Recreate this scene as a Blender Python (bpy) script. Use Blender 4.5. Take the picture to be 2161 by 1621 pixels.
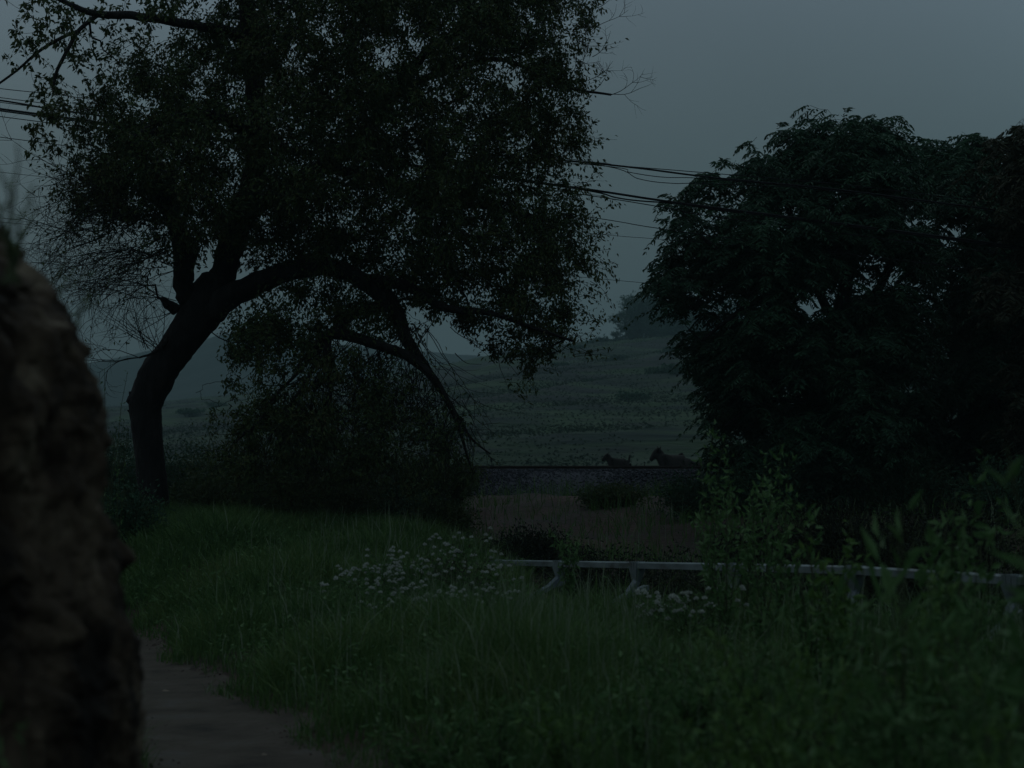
import bpy, math, random
import numpy as np
from mathutils import Vector, noise
R = np.random.default_rng(7); random.seed(7)
sc = bpy.context.scene; COL = sc.collection
for o in list(bpy.data.objects): bpy.data.objects.remove(o)
# ---------------------------------------------------------------- camera
F = 3768.0; HY = 1040.0; CX = 1080.5; CZ = 1.5     # focal length in px of a 2161 px wide frame, horizon row, camera height
cam = bpy.data.objects.new('camera', bpy.data.cameras.new('camera')); COL.objects.link(cam); sc.camera = cam
cam.location = (0, 0, CZ); cam.rotation_euler = (math.pi/2, 0, 0)
cam.data.sensor_width = 36; cam.data.lens = F/2161*36; cam.data.shift_y = (HY-810.5)/2161
cam.data.clip_start = .1; cam.data.clip_end = 6000
cam.data.dof.use_dof = True; cam.data.dof.focus_distance = 27; cam.data.dof.aperture_fstop = 2.8
# ---------------------------------------------------------------- world: overcast dusk
w = bpy.data.worlds.new('World'); sc.world = w; w.use_nodes = True
nt = w.node_tree; nt.nodes.clear(); N = nt.nodes.new; L = nt.links.new
out = N('ShaderNodeOutputWorld'); bg = N('ShaderNodeBackground'); L(bg.outputs[0], out.inputs[0])
sky = N('ShaderNodeTexSky'); sky.sky_type = 'NISHITA'; sky.sun_disc = False
sky.sun_elevation = math.radians(4); sky.sun_rotation = math.radians(-60); sky.air_density = 2; sky.dust_density = 5
tc = N('ShaderNodeTexCoord'); sp = N('ShaderNodeSeparateXYZ'); L(tc.outputs['Generated'], sp.inputs[0])
cr = N('ShaderNodeValToRGB'); L(sp.outputs['Z'], cr.inputs[0])
e = cr.color_ramp.elements
e[0].position = 0.0; e[0].color = (.054, .088, .098, 1)
e[1].position = 1.0; e[1].color = (.24, .31, .35, 1)
for p, c in ((.07, (.056, .092, .104, 1)), (.18, (.074, .116, .137, 1)), (.27, (.102, .146, .182, 1)), (.6, (.20, .26, .31, 1))):
    k = cr.color_ramp.elements.new(p); k.color = c
nz = N('ShaderNodeTexNoise'); nz.inputs['Scale'].default_value = 2.2; nz.inputs['Detail'].default_value = 4; nz.inputs['Roughness'].default_value = .4
L(tc.outputs['Generated'], nz.inputs['Vector'])
mr = N('ShaderNodeMapRange'); mr.inputs[1].default_value = .3; mr.inputs[2].default_value = .7; mr.inputs[3].default_value = .86; mr.inputs[4].default_value = 1.32
L(nz.outputs[0], mr.inputs[0])
mu = N('ShaderNodeVectorMath'); mu.operation = 'SCALE'; L(cr.outputs[0], mu.inputs[0]); L(mr.outputs[0], mu.inputs['Scale'])
sk = N('ShaderNodeVectorMath'); sk.operation = 'SCALE'; sk.inputs['Scale'].default_value = .012; L(sky.outputs[0], sk.inputs[0])
ad = N('ShaderNodeVectorMath'); ad.operation = 'ADD'; L(mu.outputs[0], ad.inputs[0]); L(sk.outputs[0], ad.inputs[1])
L(ad.outputs[0], bg.inputs[0]); bg.inputs[1].default_value = 1.0
sun = bpy.data.objects.new('sun', bpy.data.lights.new('sun', 'SUN')); COL.objects.link(sun)
sun.data.energy = .05; sun.data.angle = math.radians(40); sun.data.color = (1, .96, .9)
sun.rotation_euler = (math.radians(-35), math.radians(-25), 0)
sc.view_settings.view_transform = 'Standard'; sc.view_settings.look = 'None'; sc.view_settings.exposure = 0; sc.view_settings.gamma = 1
sc.cycles.use_denoising = True; sc.cycles.max_bounces = 5; sc.cycles.diffuse_bounces = 3; sc.cycles.glossy_bounces = 2
sc.cycles.transmission_bounces = 4; sc.cycles.transparent_max_bounces = 4; sc.cycles.volume_bounces = 0
sc.render.film_transparent = False

# ---------------------------------------------------------------- helpers
def W(px, py, Y): return np.array(((px-CX)*Y/F, Y, CZ+(HY-py)*Y/F))
def mk(name, V, F4=None, F3=None, mat=None, parent=None, loc=(0, 0, 0), smooth=False):
    V = np.asarray(V, float).reshape(-1, 3)-np.asarray(loc)
    me = bpy.data.meshes.new(name)
    me.vertices.add(len(V)); me.vertices.foreach_set('co', V.ravel().astype(np.float32))
    idx = []; tot = []
    for A, k in ((F4, 4), (F3, 3)):
        if A is not None and len(A):
            A = np.asarray(A, np.int32).reshape(-1, k); idx.append(A.ravel()); tot.append(np.full(len(A), k, np.int32))
    idx = np.concatenate(idx); tot = np.concatenate(tot)
    me.loops.add(len(idx)); me.loops.foreach_set('vertex_index', idx)
    me.polygons.add(len(tot)); me.polygons.foreach_set('loop_start', np.concatenate(([0], np.cumsum(tot)[:-1])).astype(np.int32))
    me.polygons.foreach_set('loop_total', tot)
    me.polygons.foreach_set('use_smooth', np.full(len(tot), smooth, bool))
    me.update(calc_edges=True)
    if mat: me.materials.append(mat)
    o = bpy.data.objects.new(name, me); COL.objects.link(o)
    if parent: o.parent = parent
    else: o.location = loc
    return o
def tag(o, label=None, cat=None, group=None, kind=None):
    for k, v in (('label', label), ('category', cat), ('group', group), ('kind', kind)):
        if v: o[k] = v
    return o
def root(name, loc, label, cat, group=None):
    o = bpy.data.objects.new(name, None); COL.objects.link(o); o.location = [float(v) for v in loc]; o.empty_display_size = .3
    return tag(o, label, cat, group)
class MB:
    def __init__(s): s.V = []; s.q = []; s.t = []; s.n = 0
    def add(s, V, q=None, t=None):
        V = np.asarray(V, float).reshape(-1, 3)
        if q is not None and len(q): s.q.append(np.asarray(q, int).reshape(-1, 4)+s.n)
        if t is not None and len(t): s.t.append(np.asarray(t, int).reshape(-1, 3)+s.n)
        s.V.append(V); s.n += len(V)
    def build(s, name, mat, parent=None, loc=(0, 0, 0), smooth=False):
        if parent is not None: loc = tuple(parent.location)
        return mk(name, np.concatenate(s.V), np.concatenate(s.q) if s.q else None, np.concatenate(s.t) if s.t else None, mat, parent, loc, smooth)
    def tube(s, P, r, k=6, cap=False, twist=0.0, rough=0):
        P = np.asarray(P, float); n = len(P); r = np.broadcast_to(np.asarray(r, float), (n,))
        T = np.gradient(P, axis=0); T /= np.linalg.norm(T, axis=1)[:, None]+1e-9
        up = np.array((0, 0, 1.)) if abs(T[:, 2]).mean() < .8 else np.array((0, 1., 0))
        A = np.cross(T, up); A /= np.linalg.norm(A, axis=1)[:, None]+1e-9; B = np.cross(T, A)
        a = np.arange(k)*2*math.pi/k
        rr = r[:, None]*np.ones((1, k))
        if rough:
            q = R.normal(size=(n+4, k+2)); q = sum(q[i:i+n] for i in range(5))/2.2; q = (q[:, :k]+q[:, 1:k+1])/1.4; q[:, -1] = (q[:, 0]+q[:, -2])/2; rr = rr*(1+rough*q)
        V = P[:, None]+(A[:, None]*np.cos(a)[None, :, None]+B[:, None]*np.sin(a)[None, :, None])*rr[:, :, None]
        i = np.arange(n-1)[:, None]*k; j = np.arange(k)[None]; j2 = (j+1) % k
        q = np.stack((i+j, i+j2, i+k+j2, i+k+j), -1).reshape(-1, 4); V = V.reshape(-1, 3); t = None
        if cap:
            V = np.vstack((V, P[0], P[-1])); c0 = n*k; jj = np.arange(k)
            t = np.vstack((np.stack((np.full(k, c0), (jj+1) % k, jj), 1), np.stack((np.full(k, c0+1), (n-1)*k+jj, (n-1)*k+(jj+1) % k), 1)))
        s.add(V, q, t)
    def box(s, c, d, M=None):
        V = np.array([(x, y, z) for x in (-.5, .5) for y in (-.5, .5) for z in (-.5, .5)])*np.asarray(d)
        if M is not None: V = V@np.asarray(M).T
        s.add(V+np.asarray(c), [(0, 1, 3, 2), (4, 6, 7, 5), (0, 4, 5, 1), (2, 3, 7, 6), (0, 2, 6, 4), (1, 5, 7, 3)])
    def leaves(s, P, D, ln, wd, fold=.25):
        """kite leaves: P base, D direction, arrays of length and width"""
        n = len(P); D = D/(np.linalg.norm(D, axis=1)[:, None]+1e-9)
        Rn = R.normal(size=(n, 3)); S = np.cross(D, Rn); S /= np.linalg.norm(S, axis=1)[:, None]+1e-9; U = np.cross(S, D)
        ln = np.broadcast_to(ln, (n,))[:, None]; wd = np.broadcast_to(wd, (n,))[:, None]
        m = P+D*ln*.42
        a = m+S*wd/2+U*wd*fold; b = m-S*wd/2+U*wd*fold; tip = P+D*ln-U*ln*.08
        V = np.stack((P, a, tip, b), 1).reshape(-1, 3); i = np.arange(n)*4
        s.add(V, None, np.vstack((np.stack((i, i+1, i+2), 1), np.stack((i, i+2, i+3), 1))))
def smooth_line(P, n):
    """Catmull-Rom resample of a list of rows (any width)"""
    P = np.asarray(P, float); Q = np.vstack((2*P[0]-P[1], P, 2*P[-1]-P[-2])); o = []
    for t in np.linspace(0, len(P)-1-1e-6, n):
        i = int(t); f = t-i; a, b, c, d = Q[i:i+4]
        o.append(.5*(2*b+(c-a)*f+(2*a-5*b+4*c-d)*f*f+(3*b-a-3*c+d)*f**3))
    return np.array(o)
def ss(a, b, t): t = np.clip((np.asarray(t, float)-a)/(b-a), 0, 1); return t*t*(3-2*t)
def fbm(x, y, z=0, o=4): return noise.fractal(Vector((x, y, z)), 1.0, 2.0, o)
# ---------------------------------------------------------------- materials
def mat(name, cols, scale=3, rough=.9, detail=6, bump=0, bscale=30, island=0, trans=0, stretch=None, spec=.2, lo=.3, hi=.7):
    m = bpy.data.materials.new(name); m.use_nodes = True; t = m.node_tree; n = t.nodes; l = t.links
    b = n['Principled BSDF']; b.inputs['Roughness'].default_value = rough; b.inputs['Specular IOR Level'].default_value = spec
    co = n.new('ShaderNodeTexCoord'); src = co.outputs['Object']
    if stretch:
        mp = n.new('ShaderNodeMapping'); mp.inputs['Scale'].default_value = stretch; l.new(src, mp.inputs[0]); src = mp.outputs[0]
    nz = n.new('ShaderNodeTexNoise'); nz.inputs['Scale'].default_value = scale; nz.inputs['Detail'].default_value = detail; nz.inputs['Roughness'].default_value = .6
    l.new(src, nz.inputs['Vector']); f = nz.outputs[0]
    mr = n.new('ShaderNodeMapRange'); mr.inputs[1].default_value = lo; mr.inputs[2].default_value = hi; l.new(f, mr.inputs[0]); f = mr.outputs[0]
    if island:
        g = n.new('ShaderNodeNewGeometry'); mx = n.new('ShaderNodeMix'); mx.inputs[0].default_value = island
        l.new(f, mx.inputs[2]); l.new(g.outputs['Random Per Island'], mx.inputs[3]); f = mx.outputs[0]
    cr = n.new('ShaderNodeValToRGB'); l.new(f, cr.inputs[0])
    for i, c in enumerate(cols):
        p = i/(len(cols)-1)
        el = cr.color_ramp.elements[0] if i == 0 else cr.color_ramp.elements[-1] if i == len(cols)-1 else cr.color_ramp.elements.new(p)
        el.color = (*c, 1)
    l.new(cr.outputs[0], b.inputs['Base Color'])
    if bump:
        n2 = n.new('ShaderNodeTexNoise'); n2.inputs['Scale'].default_value = bscale; n2.inputs['Detail'].default_value = 8; l.new(src, n2.inputs['Vector'])
        bp = n.new('ShaderNodeBump'); bp.inputs['Strength'].default_value = 1; bp.inputs['Distance'].default_value = bump
        l.new(n2.outputs[0], bp.inputs['Height']); l.new(bp.outputs[0], b.inputs['Normal'])
    if trans:
        tr = n.new('ShaderNodeBsdfTranslucent'); l.new(cr.outputs[0], tr.inputs[0]); ms = n.new('ShaderNodeMixShader'); ms.inputs[0].default_value = trans
        l.new(b.outputs[0], ms.inputs[1]); l.new(tr.outputs[0], ms.inputs[2]); l.new(ms.outputs[0], n['Material Output'].inputs[0])
    return m
M = dict(
    soil=mat('soil', [(.013, .010, .008), (.030, .019, .014), (.054, .030, .022)], .6, bump=.05, bscale=8),
    path=mat('path_dirt', [(.014, .012, .009), (.036, .029, .021), (.050, .041, .031), (.056, .052, .046)], 1.9, bump=.02, bscale=14),
    clay=mat('clay', [(.008, .006, .004), (.028, .020, .013), (.058, .043, .028), (.12, .098, .066)], 4.2, bump=.06, bscale=16, lo=.36, hi=.64, stretch=(1, 1, .55)),
    ballast=mat('ballast', [(.010, .011, .014), (.024, .026, .034), (.07, .072, .085)], 30, island=.7, detail=2),
    rust=mat('rusty_steel', [(.02, .014, .011), (.04, .028, .022)], 8, rough=.7, spec=.4),
    steel=mat('dull_steel', [(.035, .03, .024), (.08, .105, .108), (.115, .15, .156), (.15, .19, .198)], 6, rough=.55, bump=.002, bscale=40, spec=.5, stretch=(1, .3, 1)),
    steel_dark=mat('worn_steel', [(.06, .08, .095), (.11, .14, .16)], 6, rough=.6, spec=.4),
    bark=mat('bark', [(.004, .004, .004), (.010, .009, .009), (.022, .020, .019)], 7, bump=.03, bscale=22, stretch=(1, 1, .3)),
    twig=mat('twig_bark', [(.006, .006, .006), (.016, .015, .014)], 4),
    leafA=mat('leaf_dark_green', [(.014, .026, .010), (.028, .052, .016), (.050, .070, .020), (.060, .044, .018)], 1.2, rough=.6, island=.55, trans=.25),
    leafB=mat('leaf_blue_green', [(.010, .030, .017), (.021, .058, .030), (.038, .092, .046)], .8, rough=.6, island=.5, trans=.2),
    leafR=mat('leaf_brownish', [(.018, .020, .011), (.030, .032, .016), (.024, .044, .022)], 1.2, rough=.7, island=.5, trans=.2),
    grass=mat('grass_blades', [(.022, .050, .016), (.042, .094, .026), (.064, .120, .032), (.10, .13, .045)], .5, rough=.7, island=.5, trans=.25),
    weed=mat('weed_leaf', [(.034, .078, .028), (.062, .132, .042), (.11, .18, .075)], 1, rough=.6, island=.6, trans=.3),
    weedy=mat('weed_leaf_yellow', [(.04, .085, .024), (.07, .14, .032), (.10, .17, .05)], 1, rough=.6, island=.6, trans=.3),
    pale=mat('pale_seed_head', [(.08, .12, .07), (.20, .24, .17)], 5, island=.6, trans=.2),
    flower=mat('white_petal', [(.26, .29, .26), (.48, .51, .47)], 5, island=.6, trans=.2),
    stem=mat('stem', [(.03, .045, .02), (.05, .06, .03)], 5),
    hill=mat('hill_grass', [(.005, .009, .010), (.010, .021, .012), (.012, .014, .015), (.026, .052, .019), (.007, .014, .012), (.022, .041, .017), (.013, .016, .015)], .05, detail=10, stretch=(.30, .16, 3.2), lo=.32, hi=.68, bump=1.5, bscale=.3),
    farscrub=mat('far_scrub', [(.012, .023, .013), (.019, .035, .016)], .05, island=.3),
    leafShade=mat('scrub_leaf_shade', [(.004, .007, .004), (.009, .014, .007)], 2, island=.5),  # near-black leaves, the shade behind the barrier is painted into this colour
    farhill=mat('far_hill', [(.012, .020, .016), (.026, .036, .028)], .01),
    fur=mat('dark_fur', [(.010, .009, .009), (.02, .018, .016)], 6),
    horn=mat('horn', [(.03, .028, .025), (.06, .055, .05)], 9),
    cable=mat('cable_sheath', [(.010, .010, .011), (.016, .016, .018)], 3),
    stone=mat('pale_stone', [(.08, .065, .05), (.16, .13, .10), (.22, .17, .13)], 5, bump=.01, bscale=20),
    tie=mat('tie_wood', [(.03, .026, .022), (.05, .045, .04)], 6),
)
# ---------------------------------------------------------------- ground
XR = ([-20, 0, 5, 10, 18.8, 26, 60], [.5, .4, .1, -1.02, -4.0, -7.2, -26])     # right edge of the path by distance
def path_r(y): return np.interp(y, *XR)
def path_l(y): return path_r(y)-1.05-.25*ss(10, 18, y)
def H(x, y):
    x = np.asarray(x, float); y = np.asarray(y, float)
    xr = path_r(y); off = ss(0, 1.6, x-xr)
    left = ss(1.0, -3.5, x)
    z = .12*ss(0, .35, x-xr)+off*(.10+left*.62*ss(14.5, 25.5, y)+(1-left)*(.05*ss(8, 14, y)))
    z = z+(1-left*off)*1.15*ss(20, 39, y)*np.where(x < xr, .6, 1)
    z = np.maximum(z, 0)
    k = ss(30, 39.5, y); z = z*(1-k)+1.42*k
    z = z+.35*ss(2.2, 4.5, x)*(1-ss(26, 36, y))*ss(7, 13, y)
    rough = (ss(.0, .5, x-xr)+ss(.0, .5, path_l(y)-x))
    z = z+rough*(.05*np.sin(x*2.1+y*.7)+.04*np.sin(y*1.9-x*1.3))*(1-ss(36, 40, y))+.015*np.sin(x*5+y*3)*ss(0, .4, x-xr)+.004*np.sin(x*4.1-y*.7+np.sin(x*7))
    lx = -.204+(22-y)*.383       # the barrier's line
    z = z-.85*ss(.05, .35, x-lx)*(1-ss(1.1, 2.0, x-lx))*ss(10, 12, y)*(1-ss(21.5, 24, y))
    z = z-.02*ss(0, .3, x-path_l(y))*ss(0, .3, xr-x)
    return z+0.0*ss(60, 120, y)
def spaced(a, b, lo, hi, step, g=1.12):
    v = list(np.arange(lo, hi, step)); s = step; t = v[-1]
    while t < b: s *= g; t += s; v.append(min(t, b))
    s = step; t = v[0]; pre = []
    while t > a: s *= g; t -= s; pre.append(max(t, a))
    return np.array(pre[::-1]+v)
def grid(gx, gy, Z):
    X, Y = np.meshgrid(gx, gy); V = np.stack((X, Y, Z), -1).reshape(-1, 3); n = len(gx); m = len(gy)
    i = (np.arange(m-1)[:, None]*n+np.arange(n-1)[None]); q = np.stack((i, i+1, i+n+1, i+n), -1).reshape(-1, 4)
    return V, q
gx = spaced(-1400, 1400, -9, 9, .16); gy = spaced(-60, 1500, 2, 44, .18)
X, Y = np.meshgrid(gx, gy); V, q = grid(gx, gy, H(X, Y))
tag(mk('ground', V, q, mat=M['soil'], smooth=True), kind='structure')
# path: a sheet just above the ground
ys = np.arange(-3, 30, .12); xs = np.linspace(0, 1, 14)
wob = np.array([fbm(0, y*.9, 3, 5)*.12 for y in ys]); wob2 = np.array([fbm(5, y*.9, 7, 5)*.08+.08 for y in ys])
P = np.zeros((len(ys), len(xs), 3))
for j, t in enumerate(xs):
    x = (path_l(ys)+wob)*(1-t)+(path_r(ys)+wob2+.10)*t; P[:, j] = np.stack((x, ys, H(x, ys)+.004+.02*np.sin(t*math.pi)), 1)
n = len(xs); i = (np.arange(len(ys)-1)[:, None]*n+np.arange(n-1)[None])
tag(mk('path', P.reshape(-1, 3), np.stack((i, i+1, i+n+1, i+n), -1).reshape(-1, 4), mat=M['path'], smooth=True), kind='structure')
# ballast bank, with its loose stones
gx2 = np.arange(-45, 45, .4); gy2 = np.array([39.4, 39.8, 40.3, 40.9, 41.25, 42, 43.4, 44.4, 45.2, 46.2, 46.8])
zz = np.array([1.28, 1.42, 1.66, 1.93, 2.0, 2.0, 2.0, 2.0, 1.7, 1.5, 1.3])
X, Y = np.meshgrid(gx2, gy2); V, q = grid(gx2, gy2, np.repeat(zz[:, None], len(gx2), 1)+.03*np.sin(X*1.3)*(Y < 41))
tag(mk('railway_ballast_bank', V, q, mat=M['ballast'], smooth=True), kind='structure')
def stones(n, fx, fz, size, name, m, kind='stuff', **k):
    b = MB(); base = np.array([(1, 0, 0), (-1, 0, 0), (0, 1, 0), (0, -1, 0), (0, 0, 1), (0, 0, -1)], float)
    f = [(0, 2, 4), (2, 1, 4), (1, 3, 4), (3, 0, 4), (2, 0, 5), (1, 2, 5), (3, 1, 5), (0, 3, 5)]
    Pn = fx(n); S = R.uniform(size[0], size[1], (n, 1, 3)); Vn = base[None]*S*R.uniform(.7, 1.2, (n, 6, 1))
    a = R.uniform(0, 6.28, n); b2 = R.uniform(0, 1.5, n)
    c, s_ = np.cos(a)[:, None], np.sin(a)[:, None]; x, y, z = Vn[..., 0], Vn[..., 1], Vn[..., 2]
    x, y = x*c-y*s_, x*s_+y*c; c, s_ = np.cos(b2)[:, None], np.sin(b2)[:, None]; x, z = x*c-z*s_, x*s_+z*c
    Vn = np.stack((x, y, z), -1)+Pn[:, None]
    T = (np.arange(n)[:, None, None]*6+np.array(f)[None]).reshape(-1, 3); b.add(Vn.reshape(-1, 3), None, T)
    return tag(b.build(name, m), kind=kind, **k)
def fb(n):
    y = R.uniform(39.7, 42.2, n); x = R.uniform(-12, 14, n); return np.stack((x, y, np.interp(y, gy2, zz)+R.uniform(-.01, .03, n)), 1)
stones(26000, fb, None, (.018, .05), 'ballast_stones', M['ballast'], label='grey crushed stones heaped along the near side of the railway', cat='ballast')
def fp(n):
    y = R.uniform(8.5, 20, n); t = R.uniform(0, 1, n)**.8; x = path_l(y)*(1-t)+(path_r(y)+.15)*t; return np.stack((x, y, H(x, y)+.012), 1)
stones(700, fp, None, (.004, .016), 'pebbles', M['soil'], label='small pebbles and crumbs of earth scattered over the path', cat='pebbles')
# ---------------------------------------------------------------- hills
def hill(name, Y0, Y1, Y2, tab, m, terr=0, seed=0, z0=1.3, ny=150, nx=420, urange=(-1500, 4200)):
    px = np.linspace(*urange, nx); t = np.linspace(0, 1, ny); V = np.zeros((ny, nx, 3))
    cy = np.interp(px, [a for a, _ in tab], [b for _, b in tab])
    for j in range(nx):
        Yc = Y1*(1+.1*fbm(px[j]*.0012, seed)); Hc = CZ+(HY-cy[j])*Yc/F-z0
        for i in range(ny):
            if t[i] < .85:
                s = t[i]/.85; y = Y0+(Yc-Y0)*s; xx = (px[j]-CX)*y/F
                g = s**.95
                if terr: g2 = g*terr+1.1*fbm(xx*.010, y*.012, seed, 4); g = (math.floor(g2)+max(0, (g2-math.floor(g2)-.6)/.4)**1.3-1.1*fbm(xx*.010, y*.012, seed, 4))/terr*.72+g*.28
                zz_ = z0+Hc*g+ (.02*Hc)*fbm(xx*.03, y*.03, seed, 5)*min(1, s*3)
            else:
                s = (t[i]-.85)/.15; y = Yc+(Y2-Yc)*s; xx = (px[j]-CX)*y/F; zz_ = z0+Hc*(1-s*s)-s*4
                zz_ += (.02*Hc)*fbm(xx*.03, y*.03, seed, 5)*(1-s)
            V[i, j] = xx, y, zz_
    V[0, :, 2] = z0-2
    i = (np.arange(ny-1)[:, None]*nx+np.arange(nx-1)[None])
    return tag(mk(name, V.reshape(-1, 3), np.stack((i, i+1, i+nx+1, i+nx), -1).reshape(-1, 4), mat=m, smooth=True), kind='structure')
hill('hill', 110, 470, 620, [(-1500, 900), (0, 872), (360, 846), (600, 815), (900, 776), (1060, 742), (1280, 716), (1420, 702), (1700, 690), (2400, 700), (4200, 790)], M['hill'], terr=8, seed=1.3)
hill('far_hill', 640, 1050, 1400, [(-1500, 830), (0, 800), (200, 762), (350, 735), (470, 705), (560, 709), (700, 722), (900, 742), (1300, 775), (1900, 760), (4200, 850)], M['farhill'], seed=9.1, ny=40, nx=260)
# ---------------------------------------------------------------- earth bank at left
EX = [(400, -190), (455, -80), (500, 0), (560, 40), (620, 92), (680, 150), (720, 186), (780, 190), (840, 210), (900, 226), (960, 232), (1040, 226), (1090, 226), (1150, 250), (1200, 265), (1300, 277), (1400, 296), (1500, 308), (1621, 316), (1900, 330), (2250, 340)]
th = np.linspace(-1.4, 1.4, 200); AA = np.linspace(.6, 4.2, 120); SC = []      # radius of the bank at each height, from where its edge shows
def bank_b(A): return 1.5*(A/3.4)**.7
cs, sn = np.abs(np.cos(th))**.75, np.sin(th)
for A in AA: u = (-4.4+A*cs)/(4.9+bank_b(A)*sn); j = int(np.argmax(u)); SC.append((u[j], 4.9+bank_b(A)*sn[j]))
SC = np.array(SC); ez = []; ea = []
for py, px in EX[::-1]:
    u = (px-np.interp(py, [860, 1000, 1250, 1621], [12, 40, 42, 26])-CX)/F; ea.append(float(np.interp(u, SC[:, 0], AA))); ez.append(CZ+(HY-py)*float(np.interp(u, SC[:, 0], SC[:, 1]))/F)
ez += [ez[-1]+.10, ez[-1]+.22, ez[-1]+.30]; ea += [ea[-1]-.5, ea[-1]-1.2, .05]
nz_, na = 300, 420; V = np.zeros((nz_, na, 3)); zs = np.linspace(-.12, ez[-1], nz_)
for i, z in enumerate(zs):
    A = float(np.interp(z, ez, ea)); B = bank_b(A)
    for j in range(na):
        a = -math.pi*.72+math.pi*1.3*j/(na-1)
        c, s = math.cos(a), math.sin(a); x = -4.4+A*abs(c)**.75*np.sign(c); y = 4.9+B*s
        rd = noise.ridged_multi_fractal(Vector((x*2.6, y*2.6, z*1.1)), 1, 2, 5, 1, 2)
        d = .05*fbm(x*2.2, y*2.2, z*1.4, 5)+.03*fbm(x*8, y*8, z*5+5, 4)+.055*rd-.07+.05*abs(fbm(x*14, y*14, z*8, 4))
        V[i, j] = x+c*d, y+s*d*1.2, z+.05*fbm(x*4, y*4, 11+z*3)
i = (np.arange(nz_-1)[:, None]*na+np.arange(na-1)[None])
tag(mk('earth_bank', V.reshape(-1, 3), np.stack((i, i+1, i+na+1, i+na), -1).reshape(-1, 4), mat=M['clay'], smooth=True), kind='structure')
# ---------------------------------------------------------------- railway track
tr = root('railway_track', (0, 42.65, 2.0), 'straight railway track of two rusty rails on top of the ballast bank', 'railway track')
for yy in (41.93, 43.37):
    b = MB(); prof = np.array([(-.07, 0), (.07, 0), (.07, .012), (.012, .03), (.012, .11), (.036, .12), (.036, .15), (-.036, .15), (-.036, .12), (-.012, .11), (-.012, .03), (-.07, .012)])
    k = len(prof); V = [(x, yy+p[0], 1.985+p[1]) for x in (-45, 45) for p in prof]
    b.add(V, [(i, (i+1) % k, k+(i+1) % k, k+i) for i in range(k)]); b.build('rail', M['rust'], tr)
sl = None
for i in range(46):
    x = -14+i*.62
    if sl is None:
        b = MB(); b.box((x, 42.65, 1.955), (.24, 2.5, .10)); sl = b.build('sleeper', M['tie'], tr); x0 = x
    else:
        c = sl.copy(); COL.objects.link(c); c.parent = tr; c.location.x = x-x0
# ---------------------------------------------------------------- trees
def inside(P, poly):
    x, y = P[:, 0], P[:, 1]; r = np.zeros(len(P), bool); n = len(poly)
    for i in range(n):
        x1, y1 = poly[i]; x2, y2 = poly[(i+1) % n]
        c = ((y1 > y) != (y2 > y)) & (x < (x2-x1)*(y-y1)/(y2-y1+1e-9)+x1); r ^= c
    return r
def edged(P, poly):
    d = np.full(len(P), 1e9); A = np.array(poly, float)
    for i in range(len(A)):
        a, b = A[i], A[(i+1) % len(A)]; t = np.clip(((P-a)@(b-a))/((b-a)@(b-a)+1e-9), 0, 1)
        d = np.minimum(d, np.linalg.norm(P-(a+t[:, None]*(b-a)), axis=1))
    return d
def fill(poly, n, Yc, depth, clumps=0, holes=(), sig=.35, ragged=16):
    """points in 3D whose front view fills the polygon, in clumps"""
    A = np.array(poly, float); lo, hi = A.min(0), A.max(0); s = Yc/F; out = []
    def ok(P): 
        m = inside(P, poly)
        for hx, hy, rx, ry in holes: m &= ((P[:, 0]-hx)/rx)**2+((P[:, 1]-hy)/ry)**2 > 1
        return m
    if clumps:
        C = R.uniform(lo, hi, (clumps*6, 2)); C = C[ok(C)][:clumps]; Ce = edged(C, poly)*s; Cd = R.uniform(-1, 1, len(C))*np.minimum(depth, Ce*1.6+.3); J = R.normal(size=(len(C), 2))*ragged
    while sum(len(o) for o in out) < n:
        if clumps:
            k = R.integers(0, len(C), n); P = C[k]+R.normal(size=(n, 2))*sig/s*R.uniform(.5, 1.2, (n, 1)); d = Cd[k]+R.normal(size=n)*sig
            m = ok(P+J[k]); m &= R.uniform(0, 1, n) < .30+.7*np.clip(edged(P, poly)/110, 0, 1); P, d = P[m], d[m]; out.append(np.stack((P[:, 0], P[:, 1], Yc+d), 1)); continue
        else:
            P = R.uniform(lo, hi, (n, 2)); d = R.uniform(-1, 1, n)*np.minimum(depth, edged(P, poly)*s*1.6+.2)
        m = ok(P); P, d = P[m], d[m]; out.append(np.stack((P[:, 0], P[:, 1], Yc+d), 1))
    Q = np.concatenate(out)[:n]
    return np.stack(((Q[:, 0]-CX)*Q[:, 2]/F, Q[:, 2], CZ+(HY-Q[:, 1])*Q[:, 2]/F), 1)
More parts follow.
